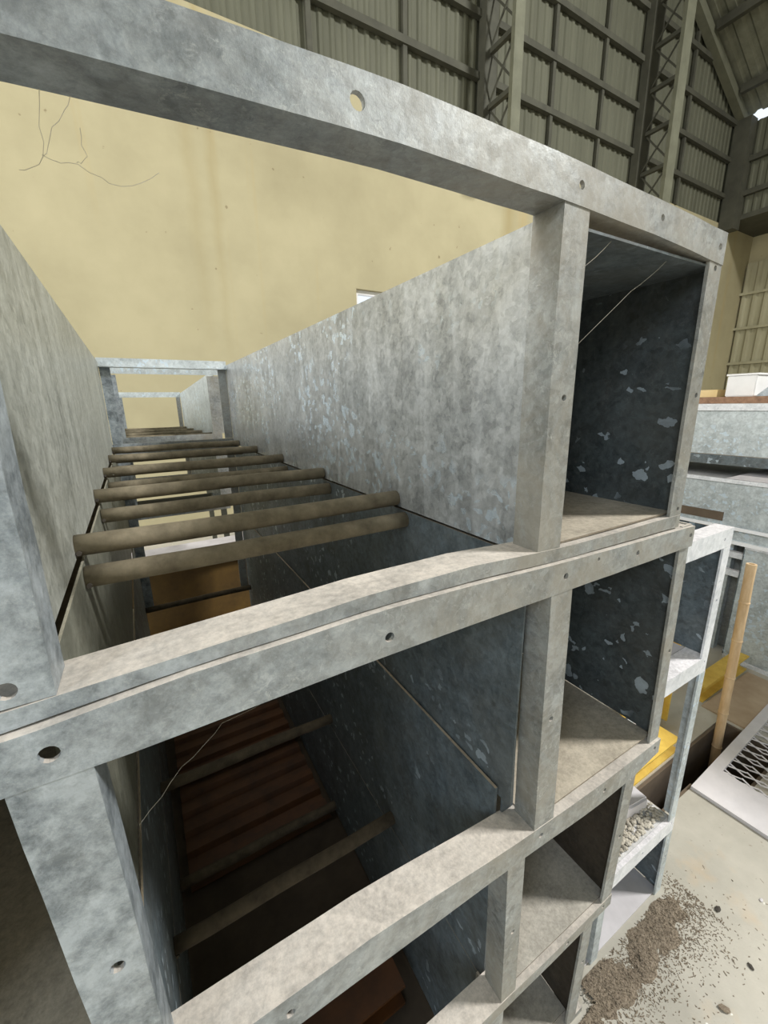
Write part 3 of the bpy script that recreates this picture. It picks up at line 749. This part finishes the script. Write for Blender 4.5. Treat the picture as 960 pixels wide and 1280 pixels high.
# corner column
bm = bmesh.new(); box(bm, XU-.32, XU-.04, YW-.30, YW-.01, ZC-.2, EZ-.15); struct('trim_5', bm, M_TRIM)
# girts and sheet joints on the back wall
for n, z in enumerate((5.86, 6.53, 7.2, 7.9, 8.6)):
    xe = XU - .1 if z < EZ else XU - (z - EZ) / SL - .3
    bm = bmesh.new(); box(bm, -3, xe, YW-.05, YW+.018, z-.04, z+.04); struct('trim_%d' % (6+n), bm, M_TRIM)
for n, x in enumerate((2.4, 3.66, 6.35, 7.55, 10.2)):
    bm = bmesh.new(); box(bm, x-.03, x+.03, YW-.03, YW+.017, ZC, min(9, roof_z(x)-.3)); struct('trim_%d' % (11+n), bm, M_TRIM)
# rake member
bm = bmesh.new(); hexa(bm, [(XRIDGE,YW-.16,roof_z(XRIDGE)-.3),(XRIDGE,YW-.02,roof_z(XRIDGE)-.3),(XRIDGE,YW-.02,roof_z(XRIDGE)-.12),(XRIDGE,YW-.16,roof_z(XRIDGE)-.12)],
                           [(XU,YW-.16,EZ-.3),(XU,YW-.02,EZ-.3),(XU,YW-.02,EZ-.12),(XU,YW-.16,EZ-.12)]); struct('trim_16', bm, M_COLUMN)
# lattice columns
def lattice(xa, xb, d, z1):
    r = bpy.data.objects.new('lattice_column', None); COL.objects.link(r); r.location = ((xa+xb)/2, YW-.2, 4.74); r['kind'] = 'structure'
    r['label'] = 'steel lattice column'
    ya = YW - .10; yb = YW - d; xm = (xa + xb) / 2
    bm = bmesh.new(); box(bm, xa, xb, ya-.04, ya+.095, 4.8, z1); obj('chord', bm, M_TRIM, r)
    bm = bmesh.new(); box(bm, xa, xb, yb, YW-.005, 4.74, 4.8); obj('bracket', bm, M_TRIM, r)
    bm = bmesh.new(); box(bm, xa, xb - .06, yb-.04, yb+.02, 4.8, z1); obj('chord', bm, M_COLUMN, r)
    bm = bmesh.new(); p = .62; z = 4.86; k = 0
    while z < z1 - p:
        box(bm, xm-.03, xm+.03, yb, ya, z-.03, z+.03)
        for q in ((ya, yb, 0), (yb, ya, .02)):
            x = xm + q[2]
            hexa(bm, [(x-.008,q[0],z),(x+.008,q[0],z),(x+.008,q[0],z+.04),(x-.008,q[0],z+.04)], [(x-.008,q[1],z+p),(x+.008,q[1],z+p),(x+.008,q[1],z+p+.04),(x-.008,q[1],z+p+.04)])
        z += p; k += 1
    obj('lacing', bm, M_TRIM, r)
lattice(4.86, 5.08, .62, 9.5)
lattice(8.55, 8.85, .62, 8.7)
# roof with purlins
bm = bmesh.new()
corrugated(bm, (XU+.02,-9,EZ), (XU+.02,YW+.3,EZ), (XRIDGE,-9,roof_z(XRIDGE)), (XRIDGE,YW+.3,roof_z(XRIDGE)), (0,0,1), .25, .04)
corrugated(bm, (XL-.5,-9,roof_z(XL-.5)), (XL-.5,YW+.3,roof_z(XL-.5)), (XRIDGE,-9,roof_z(XRIDGE)), (XRIDGE,YW+.3,roof_z(XRIDGE)), (0,0,1), .25, .04)
struct('ceiling', bm, M_ROOF)
for n in range(6):
    x = XU - .7 - 1.25 * n; z = roof_z(x)
    bm = bmesh.new(); box(bm, x-.05, x+.05, -9, YW-.2, z-.2, z-.06); struct('trim_%d' % (17+n), bm, M_TRIM)
# left wall above the open side
bm = bmesh.new()
box(bm, XL-.2, XL, -9, -.5, FZ, roof_z(XL)); box(bm, XL-.2, XL, -.5, 4.2, 4.6, roof_z(XL)); box(bm, XL-.2, XL, 4.2, YW+.2, FZ, roof_z(XL))
struct('wall_left', bm, M_CREAM)
bm = bmesh.new()
box(bm, XL-.2, -5, -9.2, -9, FZ, 7); box(bm, 1.5, XR+.2, -9.2, -9, FZ, 7); box(bm, -5, 1.5, -9.2, -9, 5., 7)
hexa(bm, [(XL-.2,-9.2,7.001),(XRIDGE,-9.2,7.001),(XRIDGE,-9.2,roof_z(XRIDGE)),(XL-.2,-9.2,roof_z(XL-.2))], [(XL-.2,-9,7.001),(XRIDGE,-9,7.001),(XRIDGE,-9,roof_z(XRIDGE)),(XL-.2,-9,roof_z(XL-.2))])
hexa(bm, [(XRIDGE,-9.2,7.001),(XU,-9.2,7.001),(XU,-9.2,roof_z(XU)),(XRIDGE,-9.2,roof_z(XRIDGE))], [(XRIDGE,-9,7.001),(XU,-9,7.001),(XU,-9,roof_z(XU)),(XRIDGE,-9,roof_z(XRIDGE))])
struct('wall_front', bm, M_CREAM)

# ================================================================== litter and cobwebs
def tri_pt(poly):
    a, b, c, d = [Vector(p) for p in poly]
    u, v = random.random(), random.random()
    return a.lerp(b, u).lerp(d.lerp(c, u), v)
from mathutils import noise as mnoise
def mound(x, y):
    yc = .012 - .012 * (x - 1.1); e = abs(y - yc) / .062
    f = max(0., 1 - e ** 2.2) * min(1, max(0, (x - .80) / .15)) * min(1, max(0, (1.47 - x) / .12))
    n = mnoise.noise(Vector((x * 14, y * 14, 0))) * .8 + mnoise.noise(Vector((x * 45, y * 45, 3))) * .35 + mnoise.noise(Vector((x * 130, y * 130, 5))) * .2
    return -.006 + .011 * f + n * .008 * (.4 + f)
bm = bmesh.new(); gx, gy = 150, 46; grid = []
for i in range(gx + 1):
    row = []
    for j in range(gy + 1):
        x = lerp(.78, 1.50, i / gx); y = lerp(-.11, .058, j / gy)
        row.append(bm.verts.new((x, y, FZ + mound(x, y))))
    grid.append(row)
for i in range(gx):
    for j in range(gy):
        q = [grid[i][j], grid[i+1][j], grid[i+1][j+1], grid[i][j+1]]
        if max(v.co.z for v in q) > FZ - .001 and not (q[0].co.x < .97 and q[3].co.y > .012): bm.faces.new(q)
bmesh.ops.delete(bm, geom=[v for v in bm.verts if not v.link_faces], context='VERTS')
for i in range(5200):
    x = random.uniform(.82, 1.46); y = .012 - .012 * (x - 1.1) + random.gauss(-.010, .046)
    if random.random() < .08: x += random.gauss(.03, .08); y -= abs(random.gauss(0, .09))
    L = random.uniform(.0015, .007) * (2.2 if random.random() < .06 else 1); w = random.uniform(.0006, .0022); h = random.uniform(.0005, .0018)
    if y > .055 and x < 1.40 or x < .96 and y > .012: continue
    z = max(FZ, FZ + mound(x, y)) + h * .4
    m = Matrix.Translation((x, y, z)) @ Matrix.Rotation(random.uniform(0, 6.3), 4, 'Z') @ Matrix.Rotation(random.uniform(-.5, .5), 4, 'Y') @ Matrix.Diagonal((L, w, h, 1))
    q = [m @ Vector(c) for c in ((-.5,-.5,-.5),(.5,-.5,-.5),(.5,.5,-.5),(-.5,.5,-.5),(-.5,-.5,.5),(.5,-.5,.5),(.5,.5,.5),(-.5,.5,.5))]
    hexa(bm, q[:4], q[4:])
solo('floor_debris', 'brown litter of twigs and crumbs swept along the foot of the stacks', 'debris', bm, M_CHIP, (1.2, -.1, FZ), kind='stuff')
for i, (x, y, s, m, lab) in enumerate(((1.478,-.053,.013,M_BLACK,'dark chip on the floor near the grey plate'),(1.40,-.16,.010,M_BLACK,'dark flake on the floor below the swept litter'),(1.242,-.161,.015,M_CHIP,'brown wood chip on the bare floor at the bottom'),(1.62,-.11,.008,M_CARD,'white chip on the floor below the grey plate'))):
    bm = bmesh.new(); bmesh.ops.create_icosphere(bm, subdivisions=1, radius=1, matrix=Matrix.Translation((x,y,FZ+s*.25)) @ Matrix.Rotation(i*1.1,4,'Z') @ Matrix.Diagonal((s,s*.6,s*.25,1)))
    solo('floor_chip', lab, 'chip', bm, m, (x, y, FZ))

def web(label, strands, loc, r=.00025):
    bm = bmesh.new()
    for pts in strands:
        P = []
        for a, b in zip(pts, pts[1:]):
            a, b = Vector(a), Vector(b)
            for k in range(4): P.append(a.lerp(b, k/4) + Vector((random.gauss(0,.0006),0,random.gauss(0,.0006)-.002*math.sin(k/4*math.pi))))
        P.append(Vector(pts[-1]))
        tube(bm, P, r, 5)
    return solo('cobweb', label, 'cobweb', bm, M_WEB, loc)
web('cobweb hanging from the upper rail of the topmost frame', [[(.165,.04,1.752),(.150,.05,1.735),(.142,.05,1.716),(.128,.05,1.706)],[(.148,.04,1.752),(.142,.05,1.716)],[(.142,.05,1.716),(.16,.05,1.717),(.185,.05,1.708),(.21,.05,1.722)],[(.165,.05,1.738),(.166,.05,1.722),(.16,.05,1.717)]], (.15,.05,1.70))
web('cobweb strand across the upper corner of the dark side opening', [[(.638,.01,1.70),(.70,.012,1.744)],[(.64,.03,1.60),(.78,.03,1.70),(.84,.02,1.742)]], (.7,.02,1.6))
web('cobweb strand under the second rail inside the wide opening', [[(.12,.02,1.20),(.16,.026,1.236),(.20,.03,1.262),(.26,.026,1.281),(.33,.02,1.294)]], (.2,.02,1.2), .0001)

# ================================================================== light
w = bpy.data.worlds.new('World'); S.world = w; w.use_nodes = True
bg = w.node_tree.nodes['Background']
bg.inputs['Color'].default_value = (.84, .92, 1., 1); bg.inputs['Strength'].default_value = 1.15
def area(name, loc, tgt, sx, sy, power, col):
    l = bpy.data.lights.new(name, 'AREA'); l.shape = 'RECTANGLE'; l.size = sx; l.size_y = sy; l.energy = power; l.color = col
    o = bpy.data.objects.new(name, l); COL.objects.link(o); o.location = loc
    o.rotation_euler = (Vector(tgt) - Vector(loc)).to_track_quat('-Z', 'Y').to_euler()
    return o
area('clerestory_lamp', (-8.2, 1.2, 6.2), (.4, .8, 1.5), 2.5, 5, 720, (1., .98, .95))       # clerestory strip on the left
area('skylight_lamp', (8.0, -4.05, 8.9), (.8, 0, 1.0), 1.5, 1.5, 1650, (1., .99, .96))       # roof skylight
area('overhead_fill_lamp', (-1.0, 2.2, 10.2), (-.8, 2.0, 0), 3, 3, 130, (1., .985, .95))        # added overhead fill that brightens the top frame and its panel
area('side_opening_lamp', (-8.6, 2.6, 2.2), (.3, 4.4, 1.6), 3, 4, 240, (1., .96, .88))      # daylight of the side opening
area('front_opening_lamp', (-5.2, -3.4, 4.6), (0, 0, 1.2), 2.2, 2.2, 190, (.80, .90, 1.))    # daylight of a high window at the front

# ================================================================== camera
Rw = ((0.86383505, -0.50342088, -0.01887897), (-0.14360565, -0.21015102, -0.96706461), (0.48287309, 0.83809544, -0.2538299))
X = Vector(Rw[0]); Dn = Vector(Rw[1]); Fw = Vector(Rw[2])
m = Matrix((X, -Dn, -Fw)).transposed().to_4x4()
m.translation = Vector((0.17147, -0.335997, 1.555818))
cd = bpy.data.cameras.new('camera'); cam = bpy.data.objects.new('camera', cd); COL.objects.link(cam)
cam.matrix_world = m
cd.sensor_fit = 'VERTICAL'; cd.sensor_height = 36; cd.sensor_width = 27; cd.lens = 513.974 / 1280 * 36
cd.clip_start = .01; cd.clip_end = 200
S.camera = cam
vs = S.view_settings
vs.view_transform = 'Standard'; vs.look = 'None'; vs.gamma = 1; vs.exposure = 0.; vs.use_curve_mapping = False
